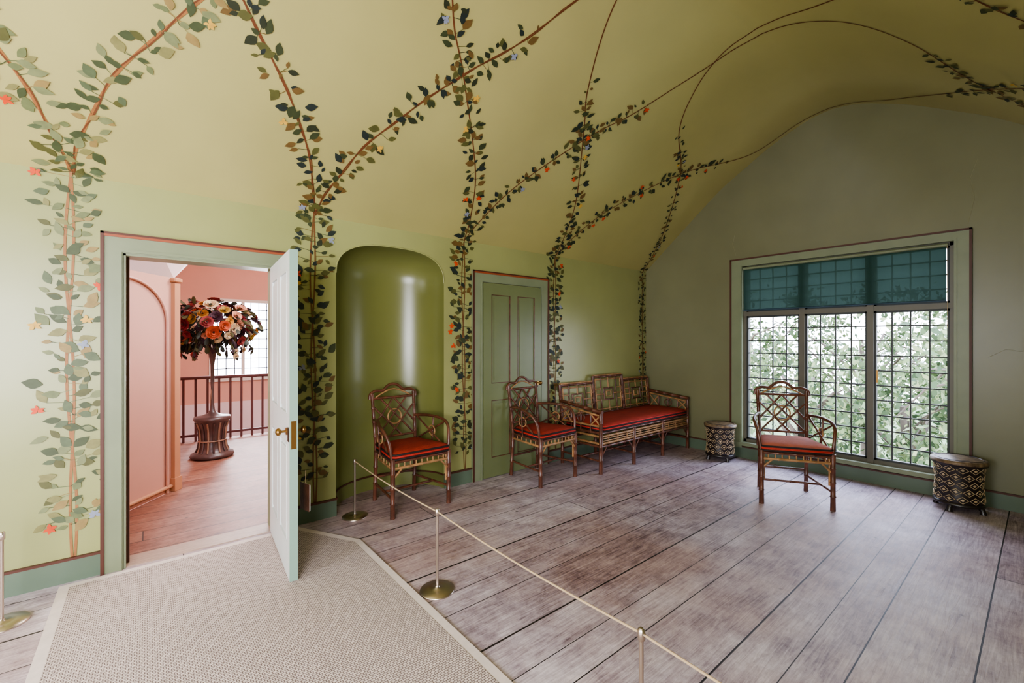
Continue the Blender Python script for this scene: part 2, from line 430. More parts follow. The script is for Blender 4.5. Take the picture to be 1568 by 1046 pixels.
wn.b2((fx0,WY0,WZ0),(fx1,WY1,WZ0+.035),wframe); wn.b2((fx0,WY0,WZ1-.03),(fx1,WY1,WZ1),wframe)
m1y,m2y=1.091,1.676; TZ=1.70
for my in (m1y,m2y): wn.b2((x+.012,my-.026,WZ0),(fx1,my+.026,WZ1),wframe)
wn.b2((x+.016,WY0,TZ-.025),(fx1,WY1,TZ+.025),wframe)
for (a,b_) in ((WY0+.03,m1y-.026),(m1y+.026,m2y-.026),(m2y+.026,WY1-.03)):
    for (za,zb,rows_) in ((WZ0+.035,TZ-.025,10),(TZ+.025,WZ1-.03,4)):
        cf=.018
        wn.b2((fx0+.01,a,za),(fx1-.01,a+cf,zb),leadm); wn.b2((fx0+.01,b_-cf,za),(fx1-.01,b_,zb),leadm)
        wn.b2((fx0+.01,a,za),(fx1-.01,b_,za+cf),leadm); wn.b2((fx0+.01,a,zb-cf),(fx1-.01,b_,zb),leadm)
        for i in range(1,4):
            yy=a+(b_-a)*i/4; wn.b2((fx0+.025,yy-.006,za),(fx0+.035,yy+.006,zb),leadm)
        for i in range(1,rows_):
            zz=za+(zb-za)*i/rows_; wn.b2((fx0+.024,a,zz-.006),(fx0+.036,b_,zz+.006),leadm)
wn.b2((fx0-.012,m1y-.06,.98),(fx0,m1y-.045,1.1),brass)
wn.build('window_1')
bl=MB(); vs=[];fs=[]; n_=60
for i in range(n_+1):
    yy=.555+(2.272-.555)*i/n_; xx=x-.006+.002*math.sin(i*.9)+.001*math.sin(i*2.3)
    vs+=[(xx,yy,1.745),(xx,yy,2.225)]
for i in range(n_): fs.append((2*i,2*i+2,2*i+3,2*i+1))
bl.add(vs,fs,bm,True); bl.tube([(x-.006,.545,2.235),(x-.006,2.275,2.235)],.017,trimg,10); bl.tube([(x-.006,.555,1.745),(x-.006,2.272,1.745)],.008,mat('blind_bar',(50,76,92),.5),8)
bl.tube([(x-.022,.548,2.22),(x-.022,.545,1.5)],.002,ropem,6)
bl.build('roller_blind')

def simple_window(name,lo,hi,axis):
    t=MB(); 
    n1=4
    if axis=='y':
        (x0,z0),(x1,z1)=lo,hi; y=YS-.1
        t.b2((x0,y-.03,z0),(x0+.05,y+.03,z1),wframe); t.b2((x1-.05,y-.03,z0),(x1,y+.03,z1),wframe); t.b2((x0,y-.03,z0),(x1,y+.03,z0+.05),wframe); t.b2((x0,y-.03,z1-.05),(x1,y+.03,z1),wframe)
        for i in range(1,n1): xx=x0+(x1-x0)*i/n1; t.b2((xx-.012,y-.015,z0),(xx+.012,y+.015,z1),wframe)
    else:
        (y0,z0),(y1,z1)=lo,hi; xx0=XW-.1
        t.b2((xx0-.03,y0,z0),(xx0+.03,y0+.05,z1),wframe); t.b2((xx0-.03,y1-.05,z0),(xx0+.03,y1,z1),wframe); t.b2((xx0-.03,y0,z0),(xx0+.03,y1,z0+.05),wframe); t.b2((xx0-.03,y0,z1-.05),(xx0+.03,y1,z1),wframe)
        for i in range(1,n1): yy=y0+(y1-y0)*i/n1; t.b2((xx0-.015,yy-.012,z0),(xx0+.015,yy+.012,z1),wframe)
    t.build(name)
simple_window('window_2',(SX0,.7),(SX1,2.1),'y'); simple_window('window_3',(.6,.7),(2.2,2.2),'x')

# ------------------------------------------------------------------ painted vines
def pmat(n,c): return mat(n,c,0.55,0.12,30)
dark=[pmat('leaf_dark_green',(44,50,30)),pmat('leaf_deep_green',(56,64,36)),pmat('leaf_olive',(84,84,42)),pmat('leaf_teal_dark',(36,46,42)),pmat('leaf_brown',(106,82,42))]
faded=[pmat('leaf_faded_green',(104,112,72)),pmat('leaf_faded_olive',(126,122,74)),pmat('leaf_sage',(84,96,66)),pmat('leaf_ochre',(142,120,70)),pmat('leaf_mid_green',(66,76,46)),pmat('leaf_pale_green',(118,124,84))]
stemD=pmat('stem_brown',(110,72,38)); stemL=pmat('stem_ochre_brown',(150,100,56)); stemR=pmat('stem_red_brown',(108,62,34))
flO=pmat('flower_orange',(206,74,32)); flB=pmat('flower_blue',(136,142,160)); flY=pmat('flower_yellow',(206,164,72))
def ribbon(mb,path,wd,m,e=.003):
    vs=[];fs=[]
    for i,(x_,s_) in enumerate(path):
        a=path[max(0,i-1)];b_=path[min(len(path)-1,i+1)]
        tx,ts=b_[0]-a[0],b_[1]-a[1]; L=math.hypot(tx,ts) or 1
        nx_,ns=-ts/L*wd/2,tx/L*wd/2
        vs+=[surf(x_+nx_,s_+ns,e),surf(x_-nx_,s_-ns,e)]
    for i in range(len(path)-1): fs.append((2*i,2*i+1,2*i+3,2*i+2))
    mb.add(vs,fs,m)
LS=[(0,0),(.12,.13),(.3,.28),(.5,.32),(.72,.22),(1,0),(.72,-.22),(.5,-.32),(.3,-.28),(.12,-.13)]
def leaf(mb,x_,s_,an,L,m,e):
    ca,sa=math.cos(an),math.sin(an); wq=U(.7,1.1); cv=U(-.3,.3)
    pts=[]
    for a,b_ in LS:
        b_+=cv*a*a
        a*=L;b_*=L*wq; xx=x_+a*ca-b_*sa; ss=s_+a*sa+b_*ca
        if xx>XE-.01: xx=XE-.01
        if ss<.15: ss=.15
        pts.append(surf(xx,ss,e))
    mb.quad(pts,m)
def flower(mb,x_,s_,r,m,e=.0075):
    for k in range(5):
        a=2*math.pi*k/5+R(); leaf(mb,x_,s_,a,r,m,e+.0003*k)
def foliage(mb,path,spread,pal,dens,Ls,fl,rng,skip=.12,minr=0.0):
    acc=0
    for a,b_ in zip(path[:-1],path[1:]):
        l=math.hypot(b_[0]-a[0],b_[1]-a[1]); acc+=l
        if not(rng[0]<=b_[1]<=rng[1]): acc=0; continue
        while acc>dens:
            acc-=dens*U(.7,1.3)
            ta=math.atan2(b_[1]-a[1],b_[0]-a[0])
            for sd in (-1,1):
                if R()<skip: continue
                rr=U(minr,spread*.6); an=ta+sd*U(.35,2.3)
                if R()<.12: an+=math.pi
                j=U(-.02,.02)
                px=b_[0]+math.cos(ta+sd*1.57)*rr+j*math.cos(ta); ps=b_[1]+math.sin(ta+sd*1.57)*rr+j*math.sin(ta)
                leaf(mb,px,ps,an,Ls*U(.55,1.2),random.choice(pal),.0052+.003*R())
                if R()<.5: ribbon(mb,[(b_[0],b_[1]),(px,ps)],.003,random.choice(pal),.0047)
            if R()<fl:
                sd=random.choice((-1,1)); rr=spread*U(.4,.9)
                flower(mb,b_[0]+math.cos(ta+sd*1.57)*rr,b_[1]+math.sin(ta+sd*1.57)*rr,Ls*.42,random.choice((flO,flO,flO,flB,flY)),.0088)
def P(pts): return catmull([(x_,s_of_off(of)) for x_,of in pts],8)
DXO=[(2.2,0),(2.0,.06),(1.66,.24),(1.17,.68),(.92,.92),(.5,1.18),(.14,1.29),(-.14,1.31),(-.5,1.38),(-.82,1.72),(-1.12,2.38),(-1.6,2.8),(-2.18,3.1)]
cols=[-1.72,-.34,.99,2.37,3.62,5.36]
for ci,cx in enumerate(cols):
    v=MB(); left=ci<=1
    pal=faded+[dark[2],faded[4]] if left else dark; st=stemL if left else stemD
    sc=1.0 if not ci==5 else .7
    cw=.020*sc
    for pi_,ph in enumerate((0,math.pi)):
        path=[(cx+cw*math.sin(s_*4+ph)*.8+.012*math.sin(s_*2.2+1)*(1 if ph else .6),s_) for s_ in [0.14+ (SP+.02-.14)*i/60 for i in range(61)]]
        ribbon(v,path,.012 if left else .011,st,.003+.0007*pi_)
        foliage(v,path,.17*sc,pal,.046,.072*sc,.085,(.26,9),.07)
    for di,dr in enumerate((-1,1)):
        if ci==5 and dr==1: continue
        pts=[(cx+dr*dxx,of) for of,dxx in DXO]
        if ci==4 and dr==1: pts=[(3.62,2.2),(3.68,2.0),(3.9,1.66),(4.52,1.17),(5.27,.73),(5.37,.3),(5.385,0),(5.37,-.3),(5.27,-.57),(4.8,-1.12),(4.3,-1.6),(3.9,-2.18)]
        if ci==5: pts=[(5.36,2.2),(5.28,2.0),(5.05,1.66),(4.54,1.17),(3.97,.86),(3.71,.56),(3.60,.3),(3.58,0),(3.5,-.4),(3.2,-.82),(2.6,-1.12),(2.2,-1.6),(1.9,-2.18)]
        p=[q for q in P(pts) if q[0]<XE-.012]
        ribbon(v,p,.010 if not left else .012,stemR if not left else stemL,.0027+.0005*di+.0001*ci)
        if left or ci==2: ribbon(v,[(q[0]+.012*math.sin(q[1]*14),q[1]) for q in p],.007,stemR,.0042)
        top=s_of_off(.80 if ci<=3 else .98)
        sp2=.12*sc if ci<=2 else .095*sc
        foliage(v,p,sp2,pal,.034,.070*sc,.06,(SP,top))
        foliage(v,p,.06,pal,.07,.055,.02,(top,top+.16),.35)
        foliage(v,p,.07,dark,.045,.06,.03,(s_of_off(-.86),s_of_off(-1.7)),.2)
    v.build('painted_vine_mural')

# ------------------------------------------------------------------ carpet
cp=MB()
def poly(ins):
    return [(-.382+ins,3.53-ins),(.86-ins*.6,3.53-ins),(1.140-ins,3.03-ins*.3),(1.140-ins,-.6),(-.382+ins,-.6)]
o_=poly(0); i_=poly(.045)
cp.add([(p[0],p[1],.0) for p in o_]+[(p[0],p[1],.011) for p in o_],[tuple(reversed([5,6,7,8,9]))]+[(k,(k+1)%5,(k+1)%5+5,k+5) for k in range(5)],carpet_edge)
cp.add([(p[0],p[1],.0125) for p in i_],[tuple(reversed(range(5)))],cm)
cp.build('carpet')

# ------------------------------------------------------------------ stanchions and rope
def stanchion(x_,y_):
    t=MB()
    t.lathe([(.096,0),(.098,.004),(.094,.010),(.05,.016),(.014,.020),(.010,.03)],(0,0,0),steel,32)
    t.tube([(0,0,.02),(0,0,.44)],.0075,steel,12)
    t.lathe([(.0075,.415),(.012,.42),(.012,.452),(.006,.458)],(0,0,0),steel,16)
    t.tube([(0,-.014,.44),(0,.014,.44)],.006,steel,8)
    t.build('stanchion',(x_,y_,0))
sp_=[(1.261,3.47),(1.245,2.158),(1.243,.84),(1.245,-.55)]
for a in sp_: stanchion(*a)
stanchion(-.55,3.26)
rp=MB()
for a,b_ in zip(sp_[:-1],sp_[1:]):
    pts=[]
    for i in range(25):
        t=i/24; pts.append((a[0]+(b_[0]-a[0])*t,a[1]+(b_[1]-a[1])*t,.44-.018*math.sin(math.pi*t)))
    rp.tube(pts,.0045,ropem,6)
rp.build('barrier_rope')

# ------------------------------------------------------------------ chairs
def armchair(name,loc,rz,cush):
    c=MB()
    fw,bw,fd,bd=.258,.190,-.225,.225
    SH=.44
    for sx in (-1,1):
        c.bamboo((sx*fw,fd,0),(sx*fw,fd,SH+.02),.019,bam)
        c.bamboo((sx*fw-sx*.018,fd+.014,.2),(sx*fw-sx*.018,fd+.014,SH),.010,tan,.1)
        c.bamboo((sx*bw,bd+.03,0),(sx*bw,bd,SH),.017,bam)
        c.bamboo((sx*bw,bd,SH),(sx*(bw+.012),bd+.06,.92),.015,bam)
        for z in (SH-.005,SH-.055): c.bamboo((sx*fw,fd,z),(sx*bw,bd,z),.011,bam if z>SH-.03 else tan)
        for k in range(1,6):
            t=k/6; c.tube([(sx*(fw+(bw-fw)*t),fd+(bd-fd)*t,SH-.05),(sx*(fw+(bw-fw)*t),fd+(bd-fd)*t,SH)],.006,tan,6)
        c.bamboo((sx*fw,fd,.15),(sx*bw,bd+.02,.15),.010,bam)
        c.bamboo((sx*fw,fd,.30),(sx*(fw-.09),fd,SH-.05),.008,tan,.06)
        arm=catmull([(sx*(bw+.006),bd+.03,.70),(sx*(bw+.05),.08,.715),(sx*(fw+.03),-.06,.70),(sx*(fw+.035),-.15,.665),(sx*(fw+.018),-.20,.58),(sx*fw,fd+.01,SH)],6)
        c.tube(arm,.013,bam,8)
        a0=(sx*(bw+.002),bd+.01,.48); a1=(sx*(fw+.028),-.12,.68); a2=(sx*(bw+.012),bd-.02,.69); a3=(sx*fw,-.16,.47); mid=(sx*(fw-.012),.03,.585)
        c.bamboo(a0,a1,.008,bam,.1,6); c.bamboo(a2,a3,.008,bam,.1,6)
        c.tube([(mid[0],mid[1]+.05*math.cos(q),mid[2]+.045*math.sin(q)) for q in [2*math.pi*i/16 for i in range(16)]],.006,tan,6,closed=True)
        c.bamboo((sx*(fw-.014),.03,SH),(sx*(fw+.004),.03,.705),.008,bam,.1,6)
    for z,mm in ((SH-.005,bam),(SH-.055,tan)):
        c.bamboo((-fw,fd,z),(fw,fd,z),.011,mm); c.bamboo((-bw,bd,z),(bw,bd,z),.011,bam)
    for k in range(1,10):
        xx=-fw+2*fw*k/10; c.tube([(xx,fd,SH-.05),(xx,fd,SH)],.006,tan,6)
    c.bamboo((-.23,-.02,.15),(.23,-.02,.15),.010,bam); c.bamboo((-bw,bd+.02,.2),(bw,bd+.02,.2),.010,bam)
    def B(x_,z_): return (x_,bd+(z_-SH)/.46*.06,z_)
    c.bamboo(B(-bw,.54),B(bw,.54),.010,bam); c.bamboo(B(-bw-.01,.88),B(bw+.01,.88),.011,bam)
    crest=catmull([B(-.225,.875),B(-.215,.92),B(-.165,.945),B(-.10,.945),B(-.05,.985),B(0,.998),B(.05,.985),B(.10,.945),B(.165,.945),B(.215,.92),B(.225,.875)],5)
    c.tube(crest,.013,bam,8)
    crest2=catmull([B(-.17,.885),B(-.11,.92),B(0,.955),B(.11,.92),B(.17,.885)],5); c.tube(crest2,.007,tan,6)
    w_=bw-.005
    for (p,q) in (((-w_,.54),(.13,.88)),((w_,.54),(-.13,.88)),((-w_,.80),(.06,.54)),((w_,.80),(-.06,.54)),((-w_,.66),(0,.88)),((w_,.66),(0,.88))):
        c.bamboo(B(*p),B(*q),.0085,bam,.09,6)
    c.tube([B(.0+.065*math.cos(q),.71+.065*math.sin(q)) for q in [2*math.pi*i/20 for i in range(20)]],.007,tan,6,closed=True)
    def trap(ins,z): 
        a=fw-ins+.01;b_=bw-ins+.01;y0=fd+ins-.015;y1=bd-ins-.005; r=.03
        pts=[(-a+r,y0),(a-r,y0),(a,y0+r),(b_,y1-r),(b_-r,y1),(-b_+r,y1),(-b_,y1-r),(-a,y0+r)]
        return [(p[0],p[1],z) for p in pts]
    rings=[trap(.01,SH+.01),trap(0,SH+.02),trap(0,SH+.05),trap(.012,SH+.066),trap(.06,SH+.078),trap(.14,SH+.084)]
    vs=[p for r_ in rings for p in r_]; fs=[]
    for i in range(len(rings)-1):
        for k in range(8): fs.append((i*8+k,i*8+(k+1)%8,(i+1)*8+(k+1)%8,(i+1)*8+k))
    fs.append(tuple(range(40,48)))
    c.add(vs,fs,cush,True)
    c.tube(trap(-.002,SH+.018),.008,blk,6,closed=True); c.tube(trap(-.002,SH+.036),.007,redp,6,closed=True); c.tube(trap(-.001,SH+.053),.008,blk,6,closed=True)
    return c.build(name,loc,rz)
armchair('bamboo_armchair',(1.725,3.475,0),0.03,redc)
armchair('bamboo_armchair',(3.10,3.27,0),0.06,redc)
armchair('bamboo_armchair',(4.375,1.44,0),math.radians(-59),red_lit)

# ------------------------------------------------------------------ settee
def settee(loc):
    c=MB(); HL=.87; F=-.29; Bk=.26; SH=.42
    xs=[-HL,-HL/3,HL/3,HL]
    for x_ in xs:
        c.bamboo((x_,F,0),(x_,F,SH),.020,bam); c.bamboo((x_,Bk,0),(x_,Bk,SH),.018,bam)
        c.bamboo((x_,F,.13),(x_,Bk,.13),.011,bam)
    for y_ in (F,Bk):
        for z,mm in ((SH,bam),(SH-.035,tan),(SH-.11,tan),(SH-.14,bam)): c.bamboo((-HL,y_,z),(HL,y_,z),.012,mm)
    c.bamboo((-HL,-.02,.13),(HL,-.02,.13),.011,bam)
    for x_ in (-HL,HL):
        for z,mm in ((SH,bam),(SH-.035,tan),(SH-.11,tan),(SH-.14,bam)): c.bamboo((x_,F,z),(x_,Bk,z),.012,mm)
    for i in range(3):
        a=xs[i]+.03;b_=xs[i+1]-.03; m0,m1=a+.1,b_-.1
        for (p,q) in (((a,SH-.06),(m0,SH-.06)),((m1,SH-.06),(b_,SH-.06)),((m0,SH-.085),(m1,SH-.085)),((m0,SH-.11),(m0,SH-.035)),((m1,SH-.11),(m1,SH-.035)),(((a+b_)/2,SH-.11),((a+b_)/2,SH-.035)),((a,SH-.085),(m0,SH-.085)),((m1,SH-.085),(b_,SH-.085)),((m0,SH-.06),(m1,SH-.06))):
            c.tube([(p[0],F,p[1]),(q[0],F,q[1])],.007,tan,6)
        for sx,xc in ((1,xs[i]),(-1,xs[i+1])): c.bamboo((xc,F,.16),(xc+sx*.10,F,SH-.14),.008,bam,.07,6)
    def yb(z): return Bk+(z-SH)*.10
    def seg(p,q,r,mm): c.bamboo((p[0],yb(p[1]),p[1]),(q[0],yb(q[1]),q[1]),r,mm,.12,7)
    def rect(x0,x1,z0,z1,r,mm):
        seg((x0,z0),(x1,z0),r,mm);seg((x0,z1),(x1,z1),r,mm);seg((x0,z0),(x0,z1),r,mm);seg((x1,z0),(x1,z1),r,mm)
    tops=[.87,.935,.87]
    for i in range(3):
        a,b_=xs[i],xs[i+1]; zt=tops[i]; z0=.50
        rect(a+.008,b_-.008,z0,zt,.014,bam)
        rect(a+.045,b_-.045,z0+.035,zt-.035,.008,tan)
        mx_=(a+b_)/2; mz=(z0+zt)/2; q=.09; h=.07
        rect(mx_-q,mx_+q,mz-h,mz+h,.009,bam); rect(mx_-q*.5,mx_+q*.5,mz-h*.45,mz+h*.45,.007,tan)
        for sx in (-1,1):
            seg((mx_+sx*q,mz),(mx_+sx*(b_-a)/2,mz),.008,tan)
            seg((mx_+sx*(q+.06),z0),(mx_+sx*(q+.06),zt),.008,bam)
            seg((mx_+sx*(q+.06),mz+.07),(mx_+sx*(b_-a)/2,mz+.07),.007,tan); seg((mx_+sx*(q+.06),mz-.07),(mx_+sx*(b_-a)/2,mz-.07),.007,tan)
        seg((mx_,mz+h),(mx_,zt),.008,tan); seg((mx_,z0),(mx_,mz-h),.008,tan)
        seg((a,SH),(a,zt+.01),.017,bam); seg((b_,SH),(b_,zt+.01),.017,bam)
        seg((a+.01,zt+.018),(b_-.01,zt+.018),.010,tan)
    for sx in (-1,1):
        X=sx*HL
        c.bamboo((X,F,SH),(X,F,.63),.018,bam)
        c.bamboo((X,F-.02,.64),(X,Bk+.02,.70),.019,bam); c.bamboo((X,F,.60),(X,Bk,.66),.010,tan)
        c.bamboo((X,F,.49),(X,Bk,.49),.011,tan)
        for t in (.25,.5,.75):
            y_=F+(Bk-F)*t; c.bamboo((X,y_,SH),(X,y_,.61+.05*t),.009,bam,.1,6)
        for (p,q) in (((F,.49),(F+.14,.61)),((F+.14,.49),(F,.61)),((F+.41,.49),(Bk,.64)),((Bk,.49),(F+.41,.64))):
            c.bamboo((X,p[0],p[1]),(X,q[0],q[1]),.008,tan,.1,6)
        c.tube([(X,F+.275+.05*math.cos(q),.555+.045*math.sin(q)) for q in [2*math.pi*i/16 for i in range(16)]],.007,bam,6,closed=True)
    def rr(ins,z):
        a=HL-.025-ins;y0=F-.01+ins;y1=Bk-.02-ins;r=.03
        return [(p[0],p[1],z) for p in [(-a+r,y0),(-a/3,y0),(a/3,y0),(a-r,y0),(a,y0+r),(a,y1-r),(a-r,y1),(-a+r,y1),(-a,y1-r),(-a,y0+r)]]
    rings=[rr(.01,SH+.012),rr(0,SH+.02),rr(0,SH+.065),rr(.015,SH+.083),rr(.07,SH+.095),rr(.16,SH+.10)]
    n_=10; vs=[p for r_ in rings for p in r_]; fs=[]
    for i in range(len(rings)-1):
        for k in range(n_): fs.append((i*n_+k,i*n_+(k+1)%n_,(i+1)*n_+(k+1)%n_,(i+1)*n_+k))
    fs.append(tuple(range(5*n_,6*n_))); c.add(vs,fs,redc,True)
    for z,mm in ((.02,blk),(.036,redp),(.052,blk),(.067,redp)): c.tube(rr(-.002,SH+z),.008,mm,6,closed=True)
    return c.build('bamboo_settee',loc,0)
settee((4.5,3.23,0))

# ------------------------------------------------------------------ drum stools
dk=mat('lacquer_black',(40,32,32),.35,.2,10,coat=.3); gold=mat('fret_cream',(190,168,134),.5,.3,14); topm=mat('stool_top_lacquer',(150,126,96),.4,.3,26,col2=(66,52,44))
def stool(loc,rz):
    c=MB(); H=.42
    c.lathe([(.14,.05),(.148,.06),(.142,.12),(.138,.22),(.143,.33),(.152,H-.045)],(0,0,0),dk,32)
    c.lathe([(.152,H-.05),(.170,H-.045),(.174,H-.03)],(0,0,0),dk,32)
    c.lathe([(.174,H-.03),(.176,H-.022),(.172,H-.006),(.16,H),(.0,H)],(0,0,0),topm,32)
    c.tube([(.145*math.cos(2*math.pi*i/32),.145*math.sin(2*math.pi*i/32),H) for i in range(32)],.004,dk,5,closed=True)
    c.lathe([(.13,.045),(.158,.05),(.162,.062),(.150,.075)],(0,0,0),dk,32)
    n_=12
    def pt(a,z): 
        r=.142+.014*abs((z-.22)/.16)+.0015; return (r*math.cos(a),r*math.sin(a),z)
    for k in range(n_):
        a=2*math.pi*k/n_; da=2*math.pi/n_
        for j in range(5):
            z0=.078+.060*j; z1=z0+.060; zm=(z0+z1)/2; sh=(j%2)*da/2
            aa=a+sh; g_=.13*da
            c.tube([pt(aa+g_*.4,zm),pt(aa+da/2,z1-.004),pt(aa+da-g_*.4,zm),pt(aa+da/2,z0+.004)],.0034,gold,4,closed=True)
            c.quad([pt(aa+da*.32,zm),pt(aa+da/2,zm+.011),pt(aa+da*.68,zm),pt(aa+da/2,zm-.011)],gold)
    for k in range(4):
        a=math.pi/4+k*math.pi/2
        c.tube([(.125*math.cos(a),.125*math.sin(a),.06),(.145*math.cos(a),.145*math.sin(a),.03),(.15*math.cos(a),.15*math.sin(a),0)],[.026,.018,.022],dk,8)
    c.build('drum_stool',loc,rz)
stool((5.18,2.43,0),.2); stool((5.18,.455,0),.5)

# ------------------------------------------------------------------ landing
l=MB(); l.b2((-1.2,YN,-.05),(3.4,7.5,-.002),floorl); l.build('floor_landing')
l=MB(); l.b2((DX0+.012,YN-.01,-.001),(DX1-.012,YN+T+.02,.006),mat('threshold_board',(170,146,130),.5,.15,9,stretch=(1,8,1))); l.build('trim_3')
l=MB()
p0=Vector((-.62,4.11,0)); p1=Vector((.19,5.17,0)); dv=(p1-p0).normalized(); nn=Vector((dv.y,-dv.x,0))
Hh=1.97
l.quad([p0,p1,p1+Vector((0,0,Hh)),p0+Vector((0,0,Hh))],pink)
Lw=(p1-p0).length
def D(t,z,e=.012): q=p0+dv*t+nn*e; return (q.x,q.y,z)
band=[D(Lw-1.0,0)]+[D(Lw-.55-.45*math.cos(math.pi*i/20),1.55+.36*math.sin(math.pi*i/20)) for i in range(21)]+[D(Lw-.10,0)]
l.tube(band,.012,pink,6)
l.quad([p1,(0.16,7.5,0),(0.16,7.5,3.0),(p1.x,p1.y,3.0)],pink)
l.quad([(-.62,3.74,0),(-.62,4.11,0),(-.62,4.11,2.4),(-.62,3.74,2.4)],pink)
l.build('wall_landing_west')
l=MB(); l.box((p1.x,p1.y,1.0-.04),(.07,.07,1.92),pinkd,rz=math.atan2(dv.y,dv.x)); l.box((p1.x,p1.y,1.95),(.10,.10,.04),pinkd,rz=.9,bev=.008); l.box((p1.x,p1.y,.06),(.09,.09,.12),pinkd,rz=.9)
l.build('pilaster')
l=MB()
l.tube([tuple(p0+nn*.012+Vector((0,0,.05))),tuple(p1+nn*.012+Vector((0,0,.05)))],.02,pinkd,4); l.build('baseboard_landing')
l=MB(); l.quad([(-.62,4.11,Hh),(p1.x,p1.y,Hh),(.34,5.60,2.19),(.62,5.9,2.7),(-.2,3.9,2.7)],pinkl)
l.quad([(-1.2,3.74,3.0),(3.4,3.74,3.0),(3.4,9.0,3.0),(-1.2,9,3.0)],pinkl); l.build('ceiling_landing')
l=MB(); wx0,wx1,wz0,wz1=.80,2.3,.72,2.1; Y=9.0
for lo,hi in (((-1.2,Y,-2.6),(wx0,Y+.15,3)),((wx1,Y,-2.6),(3.4,Y+.15,3)),((wx0,Y,-2.6),(wx1,Y+.15,wz0)),((wx0,Y,wz1),(wx1,Y+.15,3))): l.b2(lo,hi,pink)
l.b2((-1.2,Y-.012,-2.6),(3.4,Y,.32),pinkl)
l.build('wall_landing_north')
l=MB(); l.b2((3.4,3.74,-2.6),(3.5,9,3),pink); l.build('wall_landing_east')
l=MB(); l.b2((-1.3,7.5,-2.6),(-1.2,9,3),pink); l.quad([(-1.2,7.5,-2.6),(3.4,7.5,-2.6),(3.4,7.5,-.002),(-1.2,7.5,-.002)],pinkl); l.quad([(-1.2,7.5,-2.6),(3.4,7.5,-2.6),(3.4,9,-2.6),(-1.2,9,-2.6)],floorl)
l.quad([(-1.2,7.5,0),(.16,7.5,0),(.16,7.5,3),(-1.2,7.5,3)],pink)
l.build('wall_stairwell')
l=MB()
l.b2((wx0,Y-.02,wz0),(wx0+.06,Y+.06,wz1),white); l.b2((wx1-.06,Y-.02,wz0),(wx1,Y+.06,wz1),white); l.b2((wx0,Y-.04,wz0-.04),(wx1,Y+.06,wz0+.03),white); l.b2((wx0,Y-.02,wz1-.05),(wx1,Y+.06,wz1),white)
for i in range(1,3):
    xx=wx0+(wx1-wx0)*i/3; l.b2((xx-.025,Y,wz0),(xx+.025,Y+.05,wz1),white)
for i in range(1,13):
    xx=wx0+(wx1-wx0)*i/12; l.b2((xx-.006,Y+.02,wz0),(xx+.006,Y+.035,wz1),leadm)
for i in range(1,8):
    zz=wz0+(wz1-wz0)*i/8; l.b2((wx0,Y+.02,zz-.006),(wx1,Y+.035,zz+.006),leadm)
l.build('window_4')
rm=mat('railing_dark_wood',(86,46,46),.45,.2,10)
l=MB(); ry=7.42
l.b2((.17,ry-.03,.85),(3.38,ry+.03,.89),rm,bev=.01); l.b2((.17,ry-.015,.07),(3.38,ry+.015,.10),rm)
xx=.24
while xx<3.35: l.b2((xx-.013,ry-.013,.0),(xx+.013,ry+.013,.86),rm); xx+=.135
l.build('balustrade')

# flower stand
fs_=empty('flower_arrangement_on_pedestal',(.60,6.35,0))
woodp=mat('pedestal_bronze_brown',(76,54,50),.4,.3,14,coat=.2); woodl=mat('pedestal_pale_brown',(140,106,86),.4,.2,14)  # woodl: paler brown for alternate ribs, ring and one twisted strand
p=MB()
p.lathe([(.20,0),(.225,.02),(.215,.05),(.16,.07),(.14,.12),(.125,.22),(.135,.34),(.165,.42),(.19,.45),(.185,.48),(.12,.49),(.05,.52),(.026,.56),(.018,.62),(.016,.9),(.02,1.1),(.04,1.22),(.06,1.28)],(0,0,0),woodp,28)
for k in range(16):
    a=2*math.pi*k/16
    p.tube([( r*math.cos(a),r*math.sin(a),z) for r,z in ((.165,.07),(.145,.12),(.13,.22),(.14,.34),(.168,.42))],.011,woodl if k%2 else woodp,6)
p.tube([(.14*math.cos(2*math.pi*i/24),.14*math.sin(2*math.pi*i/24),.20) for i in range(24)],.008,woodl,6,closed=True)
for k in range(3):
    a=2*math.pi*k/3
    p.tube([((.012+.006*math.sin(z*12+a))*math.cos(a+z*5),(.012+.006*math.sin(z*12+a))*math.sin(a+z*5),z) for z in [.56+.03*i for i in range(24)]],.007,woodl if k==0 else woodp,6)
p.build('pedestal',parent=fs_)
g=MB(); fc=[mat('bloom_'+n,c,.7,.2,20) for n,c in (('mustard',(176,118,44)),('plum',(64,30,46)),('cream',(200,174,140)),('crimson',(112,30,36)),('rust',(170,72,40)),('peach',(190,130,104)),('burgundy',(84,26,36)),('gold',(160,124,52)),('dusty_red',(134,50,50)))]
cen=mat('bloom_centre',(56,34,28),.8); gl=[mat('bouquet_leaf_dark',(34,40,28),.6,.2,12),mat('bouquet_leaf_olive',(70,66,34),.6,.2,12),mat('bouquet_leaf_purple',(54,30,40),.6,.2,12)]
C=Vector((0,0,1.565)); RX,RZ=.44,.27
def frame(nv,roll):
    nv=nv.normalized(); a=Vector((0,0,1)) if abs(nv.z)<.9 else Vector((1,0,0))
    u=(a.cross(nv)).normalized(); v_=nv.cross(u); return u*math.cos(roll)+v_*math.sin(roll), v_*math.cos(roll)-u*math.sin(roll), nv
def petal(mb,o_,dirn,nrm,side,L,Wd,lift,m):
    pts=[];rows_=[(0,.25,0),(.35,.85,.12),(.7,1,.35),(1,.45,.6)]
    for t,wq,lf in rows_:
        for sgn in (-1,0,1):
            pts.append(o_+dirn*(L*t*(1-.25*lift*t))+side*(sgn*Wd*wq*.5)+nrm*(L*lift*lf+(.08*L if sgn else 0)))
    fs=[]
    for i in range(3):
        for j in range(2): fs.append((i*3+j,i*3+j+1,(i+1)*3+j+1,(i+1)*3+j))
    mb.add(pts,fs,m,True)
